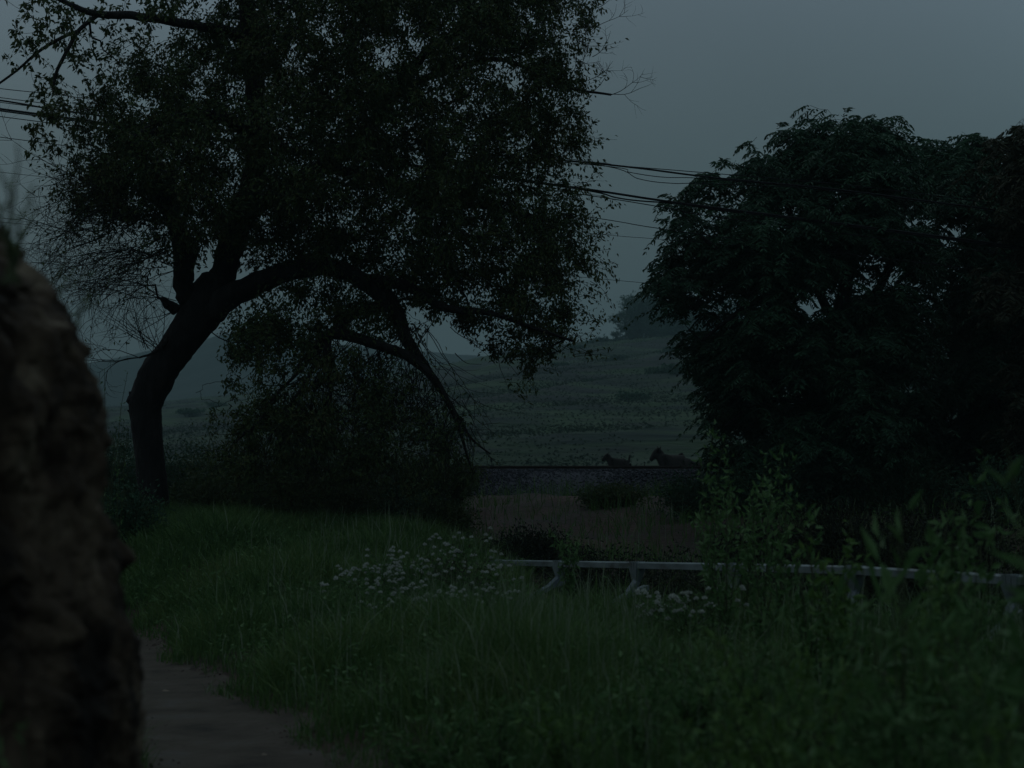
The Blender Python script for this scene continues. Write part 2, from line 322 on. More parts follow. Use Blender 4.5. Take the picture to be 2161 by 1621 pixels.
class Tree:
    def __init__(s): s.P = np.zeros((0, 3)); s.r = np.zeros(0)
    def limb(s, pts, Y, base, k=10, n=22, rough=.06):
        """pts: (px, py, width_px, depth offset)"""
        q = smooth_line(pts, n); P = np.array([W(a, b, Y+d) for a, b, _, d in q]); r = q[:, 2]*.5*Y/F
        P[1:-1] += R.normal(size=(n-2, 3))*r[1:-1, None]*(.0 if n > 60 else .07)
        base.tube(P, np.maximum(r, .004), k, cap=True, rough=rough); s.P = np.vstack((s.P, P)); s.r = np.concatenate((s.r, r)); return P
    def grow(s, A, mb, k, rmul, sag, origin, n=6, keep=True, rmax=.05, side=.12, maxlen=9):
        A = A[np.argsort(np.linalg.norm(A-origin, axis=1))]; ends = []
        for a in A:
            d = np.linalg.norm(s.P-a, axis=1)*(1+.25*(s.P[:, 2] > a[2]+.5)); i = int(np.argmin(d)); p = s.P[i]; ln = np.linalg.norm(a-p)
            if ln < .03 or ln > maxlen: continue
            t = np.linspace(0, 1, n)[:, None]; perp = R.normal(size=3)*side*ln
            Q = p+(a-p)*t+np.array((0, 0, 1.))*sag*ln*np.sin(t*math.pi)+perp*np.sin(t*math.pi)
            Q[1:-1] += R.normal(size=(n-2, 3))*.03*ln
            r0 = min(s.r[i]*.75, rmul*(.35+ln), rmax); rr = np.linspace(r0, r0*.35, n); rr = np.maximum(rr, .0035)
            mb.tube(Q, rr, k); ends.append(Q)
            if keep: s.P = np.vstack((s.P, Q[1:])); s.r = np.concatenate((s.r, rr[1:]))
        return ends
def spray(mb, E, m, ln, wd, droop, spread, tail=.5):
    """m leaves along every twig"""
    E = np.array(E); n = len(E); t = R.uniform(1-tail, 1.0, (n, m))*(E.shape[1]-1); i = np.minimum(t.astype(int), E.shape[1]-2); f = (t-i)[..., None]
    k = np.arange(n)[:, None]; P = E[k, i]*(1-f)+E[k, i+1]*f; D = E[k, i+1]-E[k, i]; D /= np.linalg.norm(D, axis=-1)[..., None]+1e-9
    P = P+R.normal(size=P.shape)*spread; D = D*.6+R.normal(size=D.shape)*.7+np.array((0, 0, -droop))
    P = P.reshape(-1, 3); D = D.reshape(-1, 3); z = R.uniform(.65, 1.2, len(P)); mb.leaves(P, D, ln*z, wd*z)
def pinnate(mb, E, ln, nl, leaf, wd, droop=.7, per=3):
    """compound leaves: an arching midrib with paired leaflets"""
    for e in E:
        for _ in range(per):
            p = e[-1]*R.uniform(.6, 1)+0 if False else e[R.integers(len(e)//2, len(e))]; d = e[-1]-e[-2]; d = d/(np.linalg.norm(d)+1e-9)*.5+R.normal(size=3)*.6; d[2] = abs(d[2])*.4
            d /= np.linalg.norm(d)+1e-9; s = np.linspace(.1, 1, nl)[:, None]; L_ = ln*R.uniform(.6, 1.2)
            C = p+d*s*L_+np.array((0, 0, -1.))*droop*L_*s**2
            T = d+np.array((0, 0, -2.))*droop*s; T /= np.linalg.norm(T, axis=1)[:, None]
            sd = np.cross(T, (0, 0, 1.)); sd /= np.linalg.norm(sd, axis=1)[:, None]+1e-9
            P = np.vstack((C, C)); D = np.vstack((sd+T*.5, -sd+T*.5)); D[:, 2] -= .45; D += R.normal(size=D.shape)*.2
            w_ = np.concatenate((np.sin(s[:, 0]*2.6)+.3,)*2); mb.leaves(P, D, leaf*w_, wd)

# ---- big leaning tree
YT = 27.0; base = np.array((W(325, 1085, YT)[0], YT, float(H(W(325, 1085, YT)[0], YT))-.05))
T = root('leaning_tree', base, 'large leaning tree with a crooked thick trunk and wide drooping crown beside the path', 'tree')
t1 = Tree(); tb = MB()
t1.limb([(330, 1130, 78, 0), (326, 1075, 68, 0), (321, 1010, 62, 0), (314, 940, 63, 0), (308, 885, 67, 0), (310, 845, 72, 0), (330, 795, 78, 0), (362, 750, 72, 0), (397, 700, 78, 0), (428, 655, 88, 0), (438, 625, 80, 0), (452, 590, 60, .1)], YT, tb, 28, 90, rough=.03)
# burrs on the outside of the bend
for (x, y, r) in ((283, 842, 17), (300, 797, 13), (278, 862, 11)):
    c = W(x, y, YT-.02); a = MB(); u = np.linspace(-1, 1, 9)
    tb.tube([c+np.array((.02*math.sin(7*v), 0, v*r*YT/F)) for v in u], [max(.01, math.sqrt(max(0, 1-v*v)))*r*.8*YT/F for v in u], 10, rough=.15)
tb.build('trunk', M['bark'], T, smooth=True)
def limbpart(pts, k=10, n=30): b = MB(); t1.limb(pts, YT, b, k, n); b.build('limb', M['bark'], T, smooth=True)
limbpart([(408, 650, 58, 0), (392, 610, 46, -.1), (388, 570, 44, -.2), (385, 520, 42, -.3), (365, 460, 32, -.4), (330, 390, 24, -.7), (300, 330, 18, -1), (330, 270, 12, -1.1)])
limbpart([(398, 560, 22, -.2), (410, 535, 16, -.15), (418, 515, 5, -.1)], 7, 8)
limbpart([(372, 655, 26, 0), (352, 640, 18, -.1), (340, 630, 8, -.2)], 7, 8)
limbpart([(444, 632, 70, .1), (470, 580, 58, .2), (490, 520, 56, .3), (505, 460, 54, .3), (530, 390, 50, .2), (548, 300, 46, 0), (540, 200, 42, -.1), (528, 100, 38, 0), (520, 0, 32, 0), (515, -120, 24, 0), (530, -240, 14, .2)], 12, 50)
limbpart([(500, 470, 40, .3), (580, 410, 36, .6), (680, 350, 32, .9), (770, 280, 28, 1.2), (840, 190, 24, 1.3), (900, 110, 20, 1.2), (980, 60, 16, 1), (1080, 20, 10, .8)], 8, 40)
limbpart([(840, 190, 20, 1.3), (940, 150, 14, 1), (1040, 125, 11, .8), (1130, 150, 9, .6), (1200, 185, 7, .5), (1290, 200, 5, .5)], 6, 28)
limbpart([(440, 655, 66, -.1), (500, 622, 50, -.2), (560, 590, 46, -.3), (640, 565, 40, -.5), (720, 570, 38, -.6), (790, 610, 36, -.6), (835, 655, 32, -.6), (860, 720, 26, -.7), (900, 780, 20, -.8), (948, 850, 11, -.9), (985, 912, 6, -1), (1005, 935, 4.5, -1), (1035, 958, 3, -1)], 12, 50)
limbpart([(830, 645, 26, -.6), (780, 650, 22, -.8), (735, 672, 20, -1), (700, 705, 22, -1.1), (672, 722, 15, -1.2), (650, 745, 8, -1.25), (628, 772, 4, -1.3)], 8, 16)
limbpart([(684, 718, 12, -1.1), (705, 706, 22, -1.1), (745, 712, 21, -1.2), (800, 730, 20, -1.2), (860, 752, 20, -1.1), (915, 800, 16, -1.1), (950, 860, 11, -1.1), (972, 915, 7, -1.1), (985, 960, 4, -1.1), (1000, 1000, 3, -1.1)], 8, 24)
limbpart([(690, 715, 18, -1.1), (690, 760, 16, -1.2), (697, 800, 10, -1.2), (696, 880, 6, -1.3)], 7, 14)
limbpart([(675, 725, 10, -1.1), (630, 785, 8, -1.3), (585, 830, 6, -1.4), (545, 890, 5, -1.6), (500, 930, 3, -1.7)], 6, 16)
limbpart([(680, 725, 9, -1.1), (650, 800, 7, -1.3), (610, 860, 5, -1.4), (590, 950, 4, -1.5)], 6, 16)
limbpart([(760, 590, 30, -.6), (850, 600, 22, -.8), (940, 650, 16, -1), (1030, 660, 12, -1), (1120, 690, 8, -1), (1210, 720, 5, -.9)], 8, 26)
limbpart([(680, 350, 26, .9), (800, 380, 20, 1), (920, 420, 15, 1.2), (1050, 440, 11, 1.2), (1180, 470, 7, 1)], 7, 26)
limbpart([(548, 300, 34, 0), (480, 250, 28, -.6), (400, 245, 20, -1), (330, 260, 14, -1.2), (270, 300, 9, -1.4)], 7, 20)
limbpart([(535, 110, 34, -.1), (490, 70, 24, -.3), (420, 55, 20, -.6), (340, 42, 18, -.9), (270, 32, 17, -1), (205, 30, 15, -1.1), (150, 10, 11, -1.2), (90, -20, 8, -1.3)], 8, 30)
limbpart([(205, 32, 10, -1.1), (165, 65, 9, -1.2), (140, 110, 8, -1.3), (118, 155, 7, -1.3), (112, 200, 4, -1.3)], 6, 14)
limbpart([(165, 65, 7, -1.2), (125, 82, 7, -1.2), (80, 110, 6, -1.1), (40, 145, 5, -1), (-20, 190, 4, -1)], 6, 14)
limbpart([(360, 705, 10, -.1), (345, 728, 9, -.3), (325, 745, 7, -.5), (293, 755, 4, -.6)], 6, 12)
main = [(150, -160), (900, -260), (1230, -120), (1265, 0), (1300, 55), (1240, 110), (1235, 160), (1275, 200), (1225, 255), (1275, 315), (1215, 345), (1205, 395), (1270, 425), (1265, 490), (1275, 545), (1250, 590), (1262, 645), (1225, 680), (1245, 735), (1170, 740), (1150, 790), (1095, 815), (1065, 745), (985, 735), (930, 690), (880, 700), (820, 665), (740, 640), (650, 650), (560, 640), (520, 690), (455, 735), (480, 670), (560, 590), (520, 560), (440, 560), (370, 600), (300, 560), (250, 500), (150, 470), (130, 400), (100, 365), (140, 320), (130, 250), (170, 190), (215, 150), (245, 80), (330, 70), (430, 20)]
holes = [(430, 580, 25, 55), (528, 578, 26, 28), (700, 668, 60, 22), (600, 250, 14, 10), (445, 170, 22, 26), (1010, 210, 30, 22), (770, 240, 26, 14), (490, 310, 18, 14), (740, 420, 14, 12), (1030, 640, 45, 14), (690, 600, 60, 10)]
low = [(470, 690), (560, 640), (650, 650), (700, 720), (860, 760), (930, 830), (985, 900), (1010, 960), (1035, 1010), (980, 1050), (880, 1070), (640, 1075), (500, 1060), (440, 1010), (400, 930), (450, 900), (400, 830), (470, 800), (450, 740)]
tw = MB(); org = W(450, 600, YT)
s1 = fill(main, 150, YT, 2.6); t1.grow(s1, tw, 6, .018, .05, org, n=9, rmax=.06, side=.1)
s1 = fill(low, 130, YT-1.2, 1.0); t1.grow(s1, tw, 5, .009, .05, org, n=9, rmax=.02, side=.1)
s2 = fill(main, 1200, YT, 2.7, 260, holes, .45); t1.grow(s2, tw, 5, .010, .05, org, n=6, rmax=.02, side=.12)
lf = MB()
s3 = fill(main, 10500, YT, 2.8, 1150, holes, .28, 30); E = t1.grow(s3, tw, 3, .007, .05, org, n=5, keep=False, rmax=.008)
spray(lf, E, 20, .078, .034, .8, .05, tail=.85)
s3 = fill(low, 1100, YT-1.2, 1.1, 150, (), .22); E = t1.grow(s3, tw, 3, .006, .05, org, n=5, keep=False, rmax=.006)
spray(lf, E, 18, .076, .032, .8, .05, tail=.8)
veil = [(490, 650), (600, 612), (700, 600), (790, 630), (835, 665), (865, 735), (780, 715), (700, 690), (640, 705), (570, 765), (500, 790), (455, 745)]
s3 = fill(veil, 420, YT-.8, .9, 60, (), .2); E = t1.grow(s3, tw, 3, .006, .05, org, n=5, keep=False, rmax=.006); spray(lf, E, 15, .08, .034, .8, .05, tail=.85)
# thin leafy outliers at the left and upper left
out_l = [(0, -40), (430, -40), (440, 60), (260, 130), (200, 260), (120, 330), (100, 370), (20, 330), (0, 200)]
s3 = fill(out_l, 260, YT-1, .8, 60, (), .2); E = t1.grow(s3, tw, 3, .007, .12, org, n=6, keep=True, rmax=.007, maxlen=1.6); spray(lf, E, 9, .095, .045, .9, .03, tail=.6)
# bare twigs: arcs at left below the crown, and out of the right edge
def bare(mb, p0, ang, ln, bend, r, depth=0, Y=None):
    n = 9; P = [np.array(p0)]; a = ang
    for i in range(n-1):
        a += bend/(n-1)+random.gauss(0, .09); P.append(P[-1]+np.array((math.cos(a), random.gauss(0, .15), math.sin(a)))*ln/(n-1))
    P = np.array(P); mb.tube(P, np.linspace(r, r*.35, n), 3)
    if depth > 0:
        for k in range(random.randint(2, 4)):
            j = random.randint(2, n-2); s = random.choice((-1, 1)); bare(mb, P[j], a-bend*(1-j/n)+s*random.uniform(.4, .9), ln*random.uniform(.35, .6), bend*random.uniform(.3, 1)+s*.2, r*.6, depth-1)
    return P
for i in range(150):
    x = random.uniform(170, 375); y = random.uniform(380, 650); p = W(x, y, YT+random.uniform(-1.3, 1.0))
    j = int(np.argmin(np.linalg.norm(t1.P-p, axis=1)+10*(t1.P[:, 0] < p[0]-.1))); p0 = t1.P[j] if random.random() < .7 else p
    Q = bare(tw, p0, math.pi+random.uniform(-.7, .5), random.uniform(.6, 1.5), random.uniform(-.4, 1.5), .008, 2)
    if random.random() < .5: spray(lf, [Q], 10, .07, .03, .7, .05, tail=.7)
for i in range(14):
    Q = bare(tw, W(random.uniform(300, 350), random.uniform(722, 750), YT-.4), math.pi*.5+random.uniform(-.2, 1.1), random.uniform(.6, 1.3), random.uniform(-.4, .7), .007, 1)
for (x, y, a, l) in ((1280, 198, -.2, .75), (1290, 200, .2, .6), (1240, 170, .3, .5), (1250, 120, .5, .5), (1240, 60, .3, .7), (1240, 20, .0, .6), (1220, 150, .9, .5), (1255, 190, .6, .5)):
    bare(tw, W(x, y, YT+.5), a, l, .9, .007, 2)
for (x, y, a, l) in ((960, 745, -.9, .45), (950, 690, -.8, .9), (1050, 740, -1.3, .6)): bare(tw, W(x, y, YT-.8), a, l, .2, .008, 0)
tips = [W(a, b, YT-1.1) for a, b in ((680, 735), (720, 715), (760, 720), (800, 735), (850, 752), (890, 780), (925, 815), (950, 850), (900, 690), (860, 690), (690, 770), (650, 800), (610, 850), (975, 890), (700, 840), (590, 830))]
for i in range(150):
    p = tips[i % len(tips)]+R.normal(size=3)*(.08, .1, .04)
    Q = bare(tw, p, -math.pi/2+random.uniform(-.9, .75), random.uniform(.6, 1.9), random.uniform(-.5, .5), .008, 1)
    if i % 5: spray(lf, [Q], random.choice((5, 9, 16)), .07, .03, .9, .05, tail=.85)
for i in range(90):      # leafy sprigs breaking the crown's outline
    a, b = random.choice(((1240, 120), (1260, 320), (1250, 420), (1262, 500), (1270, 560), (1255, 640), (1235, 720), (1160, 760), (1090, 800), (1225, 260), (1200, 380), (1280, 40), (150, 240), (110, 350), (120, 400), (170, 470), (210, 160), (240, 90)))
    s_ = 1 if a > 600 else -1; p = W(a-s_*random.uniform(10, 60), b+random.uniform(-35, 35), YT+random.uniform(-.6, .6))
    Q = bare(tw, p, (0 if s_ > 0 else math.pi)+random.uniform(-.9, .9), random.uniform(.3, .65), -s_*random.uniform(-.2, .8), .005, 0); spray(lf, [Q], random.randint(8, 18), .08, .036, .6, .03, tail=.8)
tw.build('twigs', M['twig'], T); lf.build('crown', M['leafA'], T)
# ---- right trees with hanging compound leaves
def right_tree(name, label, Yc, pts_list, polys, n1, n2, per, m, group=None, leaf=(.14, .045), ln=.42, depth=1.8, sig=.25, nl=8, hol=()):
    p0 = pts_list[0][0]; bx = W(p0[0], p0[1], Yc)[0]; T = root(name, (bx, Yc, float(H(bx, Yc))-.05), label, 'tree', group)
    t = Tree(); tb = MB()
    for p in pts_list: t.limb(p, Yc, tb, 9, 26)
    tb.build('trunk', M['bark'], T, smooth=True); tw = MB(); lf = MB(); org = W(p0[0], p0[1], Yc)
    for poly, k in polys:
        A = fill(poly, int(n1*k), Yc, depth); t.grow(A, tw, 5, .014, .1, org, n=8, rmax=.04)
        A = fill(poly, int(n2*k), Yc, depth, int(n2*k/9), hol, sig, 26); E = t.grow(A, tw, 3, .007, .12, org, n=5, keep=False, rmax=.009)
        pinnate(lf, E, ln, nl, leaf[0], leaf[1], .65, per)
    tw.build('twigs', M['twig'], T); lf.build('crown', m, T); return T
polyR = [(1370, 600), (1395, 520), (1380, 465), (1440, 430), (1500, 440), (1475, 360), (1530, 310), (1590, 320), (1625, 300), (1680, 275), (1640, 250), (1700, 240), (1760, 240), (1815, 238), (1850, 255), (1900, 260), (1930, 330), (1960, 480), (1980, 700), (1980, 900), (1950, 1060), (1800, 1130), (1640, 1140), (1540, 1080), (1490, 980), (1500, 900), (1455, 820), (1470, 740), (1430, 720), (1400, 665)]
right_tree('drooping_tree', 'dark tree with hanging compound leaves crossed by the cables, right of the pale hill', 31.5,
    [[(1790, 1140, 46, 0), (1785, 1000, 40, 0), (1775, 850, 38, 0), (1770, 700, 34, 0), (1790, 560, 28, .2), (1800, 420, 20, .2), (1790, 300, 10, .1)],
     [(1775, 860, 30, 0), (1730, 740, 24, -.4), (1660, 650, 20, -.8), (1590, 590, 15, -1), (1530, 540, 11, -1.1), (1480, 500, 7, -1.2)],
     [(1660, 650, 13, -.8), (1590, 640, 11, -1), (1530, 680, 8, -1), (1480, 720, 5, -1)],
     [(1780, 700, 26, 0), (1860, 600, 20, .4), (1900, 480, 14, .5), (1920, 380, 7, .5)],
     [(1770, 700, 20, 0), (1700, 560, 16, .3), (1660, 430, 12, .4), (1620, 350, 6, .4)],
     [(1778, 900, 22, 0), (1700, 850, 14, -.4), (1600, 850, 9, -.8), (1530, 900, 5, -.9)]],
    [(polyR, 1.0)], 220, 3300, 4, M['leafB'], sig=.24, ln=.44, leaf=(.12, .04), hol=[(1545, 650, 58, 48), (1850, 575, 50, 38), (1705, 640, 64, 40), (1640, 470, 42, 30), (1780, 400, 38, 28), (1590, 770, 30, 24), (1670, 840, 34, 40), (1930, 430, 34, 26), (1560, 400, 30, 24), (1880, 780, 40, 34), (1560, 930, 30, 34)])
polyQ = [(1920, 340), (1950, 290), (1990, 296), (2030, 283), (2080, 296), (2120, 320), (2250, 300), (2250, 1120), (1900, 1120), (1930, 900)]
right_tree('drooping_tree', 'dark tree at the right edge behind the drooping one, its top lower and flatter', 34,
    [[(2040, 1120, 40, 0), (2050, 950, 34, 0), (2060, 750, 28, 0), (2050, 550, 20, 0), (2040, 380, 8, 0)], [(2055, 800, 20, 0), (2120, 650, 14, .3), (2160, 500, 8, .4)], [(2055, 850, 18, 0), (1990, 700, 12, -.4), (1960, 550, 6, -.5)]],
    [(polyQ, .6)], 200, 3900, 4, M['leafB'], sig=.22, ln=.46, leaf=(.13, .042), hol=[(1995, 770, 34, 30), (2010, 480, 34, 24), (1960, 640, 30, 40)])
polyS = [(2075, 290), (2110, 262), (2161, 248), (2260, 200), (2480, 260), (2560, 500), (2520, 1000), (2300, 1120), (2140, 1050), (2110, 700), (2100, 420)]
right_tree('feathery_tree', 'tall tree with feathery fan-shaped leaf tufts, cut off by the right edge of the photo', 29,
    [[(2300, 1120, 50, 0), (2290, 900, 42, 0), (2280, 650, 32, 0), (2270, 420, 16, 0)], [(2285, 700, 22, 0), (2220, 520, 14, -.3), (2170, 360, 7, -.4)], [(2285, 800, 20, 0), (2180, 700, 12, -.5), (2140, 620, 6, -.5)]],
    [(polyS, .5)], 150, 3600, 4, M['leafR'], sig=.3)
# ---- bushes
def bush(name, label, cat, x, y, w_, h, m, n=1500, leaf=.06, group=None, lowz=None, dens=1.0, stemm='stem'):
    z = float(H(x, y)) if lowz is None else lowz
    T = root(name, (x, y, z), label, cat, group); st = MB(); lf = MB(); E = []
    k = max(8, int(n/24))
    for i in range(k):
        a = R.uniform(0, 6.28); rr = w_*.5*math.sqrt(R.uniform(0, 1)); hh = h*R.uniform(.45, 1)*(1-.35*(rr/(w_*.5))**2)
        p = np.array((x+rr*.25*math.cos(a), y+rr*.25*math.sin(a), z)); q = np.array((x+rr*math.cos(a), y+rr*math.sin(a)*.8, z+hh))
        t = np.linspace(0, 1, 6)[:, None]; Q = p+(q-p)*t+np.array((0, 0, .15*hh))*np.sin(t*math.pi)+R.normal(size=(6, 3))*.02*h; Q[0] = p
        st.tube(Q, np.linspace(.006, .003, 6)*(1+leaf*4), 3); E.append(Q)
    st.build('stems', M[stemm], T); spray(lf, E, 24, leaf, leaf*.42, .1, leaf*1.3, tail=.8); lf.build('foliage', m, T); return T
for (px, Yb, w_, h, lab, m) in (
    (440, 28.6, 1.6, 1.2, 'dark shrub just right of the leaning trunk', 'leafA'), (560, 29.5, 2.0, 1.3, 'wide dark shrub under the drooping boughs, second from the trunk', 'leafA'),
    (700, 29, 2.2, 1.2, 'dark shrub straight below the knotted bough', 'leafA'), (850, 30, 1.8, 1.0, 'low dark shrub in front of the ballast', 'leafB'),
    (930, 27, 1.1, .7, 'small dark shrub at the left side of the bare red earth', 'leafA'), (500, 31.5, 2.2, 1.9, 'tall dark brush hiding the railway behind the drooping boughs, left part', 'leafA'), (660, 32, 2.4, 2.0, 'tall dark brush hiding the railway behind the drooping boughs, middle part', 'leafA'), (830, 32.5, 2.2, 1.7, 'tall dark brush hiding the railway behind the drooping boughs, right part', 'leafA'), (940, 33, 1.4, 1.2, 'dark brush where the railway comes into view', 'leafA'),
    (390, 33, 1.8, 1.6, 'brush directly behind the foot of the leaning trunk', 'leafB'), (240, 34, 2.2, 1.8, 'pale green brush left of the leaning trunk, before the railway', 'leafB'), (120, 34, 2.4, 1.9, 'brush by the railway, mostly behind the earth bank', 'leafB'),
    (255, 24, 1.2, 1.0, 'green shrub between the earth bank and the leaning trunk', 'leafB'),
    (1290, 33, 1.4, .35, 'low dark shrub on the bare red earth', 'leafA'), (1470, 31, 1.4, .9, 'shrub at the foot of the drooping tree, left side', 'leafB'),
    (1620, 30, 1.8, 1.1, 'dark shrub under the drooping tree', 'leafB'), (1900, 30, 2.4, 1.2, 'wide dark shrub behind the middle of the barrier', 'leafB'), (2120, 27, 1.8, 1.2, 'dark shrub behind the right end of the barrier', 'leafB')):
    bush('shrub', lab, 'shrub', (px-CX)*Yb/F, Yb, w_, h, M[m], 4200, .07)
for (px, Yb, w_, h, lab) in ((1120, 24.4, 1.4, .6, 'low added scrub, coloured shade dark, in the ditch behind the tip of the barrier'), (1260, 22.4, 2.0, 1.12, 'low added scrub, coloured shade dark, in the ditch between the second and third struts'), (1390, 20.8, 2.0, 1.2, 'low added scrub, coloured shade dark, in the ditch behind the third strut'), (1480, 19.8, 1.8, 1.25, 'low added scrub, coloured shade dark, in the ditch right of the third strut'), (1600, 18.6, 1.8, 1.4, 'low added scrub, coloured shade dark, in the ditch behind the fourth strut'), (1720, 17.4, 1.8, 1.4, 'low added scrub, coloured shade dark, in the ditch between the fourth and fifth struts'), (1880, 16.3, 1.7, 1.4, 'low added scrub, coloured shade dark, in the ditch right of the fifth strut'), (2060, 15.1, 1.7, 1.4, 'low dark scrub in the ditch by the barrier\'s right end'), (1780, 20, 1.8, .9, 'scrub coloured shade dark on the far lip of the ditch, below the drooping tree'), (2000, 19, 1.8, 1.0, 'scrub coloured shade dark on the far lip of the ditch, near the right edge'), (1620, 22.5, 1.6, .7, 'scrub coloured shade dark between the ditch and the drooping tree, left side')):
    bush('scrub', lab, 'scrub', (px-CX)*Yb/F, Yb, w_, h, M['leafShade'], 5200, .055)  # scrub added to blacken the ditch; shade is put into its leaf colour
# ---------------------------------------------------------------- trees and bushes on the hill
hs = bpy.data.objects['hill']; hv = np.empty(len(hs.data.vertices)*3, np.float32); hs.data.vertices.foreach_get('co', hv); hv = hv.reshape(-1, 3)
def hz(x, y): return float(hv[np.argmin((hv[:, 0]-x)**2+(hv[:, 1]-y)**2), 2])
def far_tree(name, label, px, Yb, w_, h, group, n=1600, leaf=.75, cat='tree', blobs=14, m='leafB'):
    x = (px-CX)*Yb/F; z = hz(x, Yb)-.3; T = root(name, (x, Yb, z), label, cat, group); tb = MB()
    tb.tube([(x, Yb, z), (x+.1*w_*.2, Yb, z+h*.3), (x, Yb, z+h*.7)], [h*.03, h*.02, h*.008], 6)
    lf = MB(); P = []
    for i in range(blobs):
        a = R.uniform(0, 6.28); rr = w_*.40*math.sqrt(R.uniform(0, 1)); c = np.array((x+rr*math.cos(a), Yb+rr*math.sin(a), z+h*R.uniform(.08, .92)*(1-.55*(rr/(w_*.4))**2)))
        tb.tube([(x, Yb, z+h*.25), c], [h*.012, h*.004], 4); k = n//blobs; v = R.normal(size=(k, 3)); v /= np.linalg.norm(v, axis=1)[:, None]
        P.append(c+v*(R.uniform(.3, 1, (k, 1)))*np.array((w_*.19, w_*.19, h*.17))*R.uniform(.6, 1.2))
    P = np.concatenate(P); lf.leaves(P, R.normal(size=P.shape), leaf*R.uniform(.6, 1.3, len(P)), leaf*.6)
    tb.build('trunk', M['bark'], T); lf.build('crown', M[m], T); return T
far_tree('hillside_tree', 'tallest hazy tree with a ragged crown on the hill crest', 1362, 452, 20, 14, 'trees on the hill crest', 8000, blobs=40)
far_tree('hillside_tree', 'small hazy tree on the hill crest beside the big crown edge', 1262, 455, 6, 4.5, 'trees on the hill crest', 800)
far_tree('hillside_tree', 'low hazy tree joined to the right flank of the ragged crest tree', 1440, 450, 22, 10, 'trees on the hill crest', 7000, blobs=36)
far_tree('hillside_tree', 'hazy crest tree seen through gaps in the drooping tree', 1555, 450, 18, 11, 'trees on the hill crest', 5000, blobs=26)
far_tree('hillside_tree', 'hazy low tree on the crest between the small one and the ragged crown', 1318, 456, 9, 4.5, 'trees on the hill crest', 1800)
b0 = far_tree('hill_bush', 'small dark bush nearest the animals on the terraced hill', 1390, 250, 6, 2.2, 'bushes dotted over the terraced hill', 700, .5, 'bush', 10)
HB = iter(('behind the calf\'s side of the hill', 'half way up under the ragged crest tree', 'under the gap between the two crowns', 'left of the hill\'s middle', 'high up at the drooping tree\'s edge', 'above the small goat', 'above the ballast, left of the goats', 'lowest on the slope, above the goats', 'high up by the big crown\'s last bough', 'just left of the drooping tree', 'near the crest, left of the small tree', 'seen under the leaning tree\'s boughs', 'right beside the leaning trunk'))
for (px, Yb, s) in ((1440, 245, 1.2), (1360, 300, .8), (1300, 350, .9), (1180, 330, 1), (1420, 340, 1), (1250, 250, .8), (1130, 260, .7), (1340, 215, 1.1), (1110, 390, .9), (1460, 280, 1.3), (1220, 400, 1), (460, 330, 1), (400, 300, 1.1)):
    x = (px-CX)*Yb/F; c = b0.copy(); COL.objects.link(c); c['label'] = 'dark hillside bush '+next(HB); c.location = (x, Yb, hz(x, Yb)-.3); c.scale = (s, s, s*.8); c.rotation_euler.z = px
    for ch in b0.children: d = ch.copy(); COL.objects.link(d); d.parent = c
n = 9000; k_ = R.integers(0, len(hv), n*3); Pv = hv[k_]; Pv = Pv[(Pv[:, 1] > 130) & (Pv[:, 1] < 465) & (np.abs(Pv[:, 0]) < Pv[:, 1]*.33)]
cl_ = np.array([fbm(p[0]*.02, p[1]*.006, 2.2, 3) for p in Pv]); Pv = Pv[cl_ > .02]; b = MB(); P = np.repeat(Pv, 14, 0)+R.normal(size=(len(Pv)*14, 3))*(2.2, 1.2, .22)+np.array((0, 0, .3))
b.leaves(P, R.normal(size=P.shape)*(1, 1, .4), R.uniform(.2, .45, len(P)), R.uniform(.12, .22, len(P))); tag(b.build('hill_scrub', M['farscrub']), 'rough tufts and scrub along the hillside terraces', 'scrub', kind='stuff')
# ---------------------------------------------------------------- cables
def cable(label, pts, r, name='overhead_cable'):
    q = smooth_line([(a, b, 0) for a, b in pts], 60); b = MB()
    P = np.array([W(a, bb, 31.2-1.5*np.clip((a+200)/1900, 0, 1.4)) for a, bb, _ in q]); b.tube(P, r, 6)
    return tag(b.build(name, M['cable'], loc=tuple(P[0]), smooth=True), label, 'cable', 'overhead cables between the trees')
cable('thick cable, main strand of the upper bundle', [(-300, 172), (0, 212), (180, 240), (700, 300), (1235, 343), (1480, 372), (1620, 386), (1800, 404), (2300, 470)], .016)
cable('thin cable running just above the thick upper strand', [(-300, 150), (0, 187), (180, 208), (700, 284), (1235, 340), (1300, 349), (1480, 364), (1800, 392), (2300, 455)], .007)
cable('thin cable sagging lowest below the upper bundle', [(-300, 168), (0, 206), (700, 296), (1240, 345), (1350, 378), (1420, 387), (1500, 388), (1800, 405), (2300, 468)], .007)
cable('thin cable hanging slightly under the upper bundle', [(-300, 175), (0, 216), (700, 303), (1260, 349), (1330, 364), (1400, 374), (1500, 378), (1800, 408), (2300, 474)], .007)
cable('thickest cable, main strand of the lower bundle', [(-300, 190), (0, 230), (700, 325), (1200, 394), (1380, 421), (1520, 440), (1680, 460), (2300, 540)], .02)
cable('cable bellying under the lower bundle', [(-300, 194), (0, 234), (700, 329), (1200, 396), (1300, 417), (1350, 424), (1430, 430), (1520, 444), (1680, 463), (2300, 545)], .013)
cable('thin cable just beneath the lower bundle', [(-300, 205), (0, 246), (700, 337), (1225, 410), (1430, 443), (1520, 459), (2300, 560)], .008)
cable('single cable below both bundles', [(-300, 250), (700, 382), (1235, 457), (1390, 482), (1700, 524), (2300, 600)], .007)
cable('faint thin cable above the hill', [(-300, 330), (700, 440), (1250, 493), (1380, 504), (1700, 530), (2300, 590)], .004)
cable('faint lowest cable above the hazy crest tree', [(-300, 440), (700, 535), (1250, 587), (1370, 598), (1700, 628), (2300, 680)], .004)
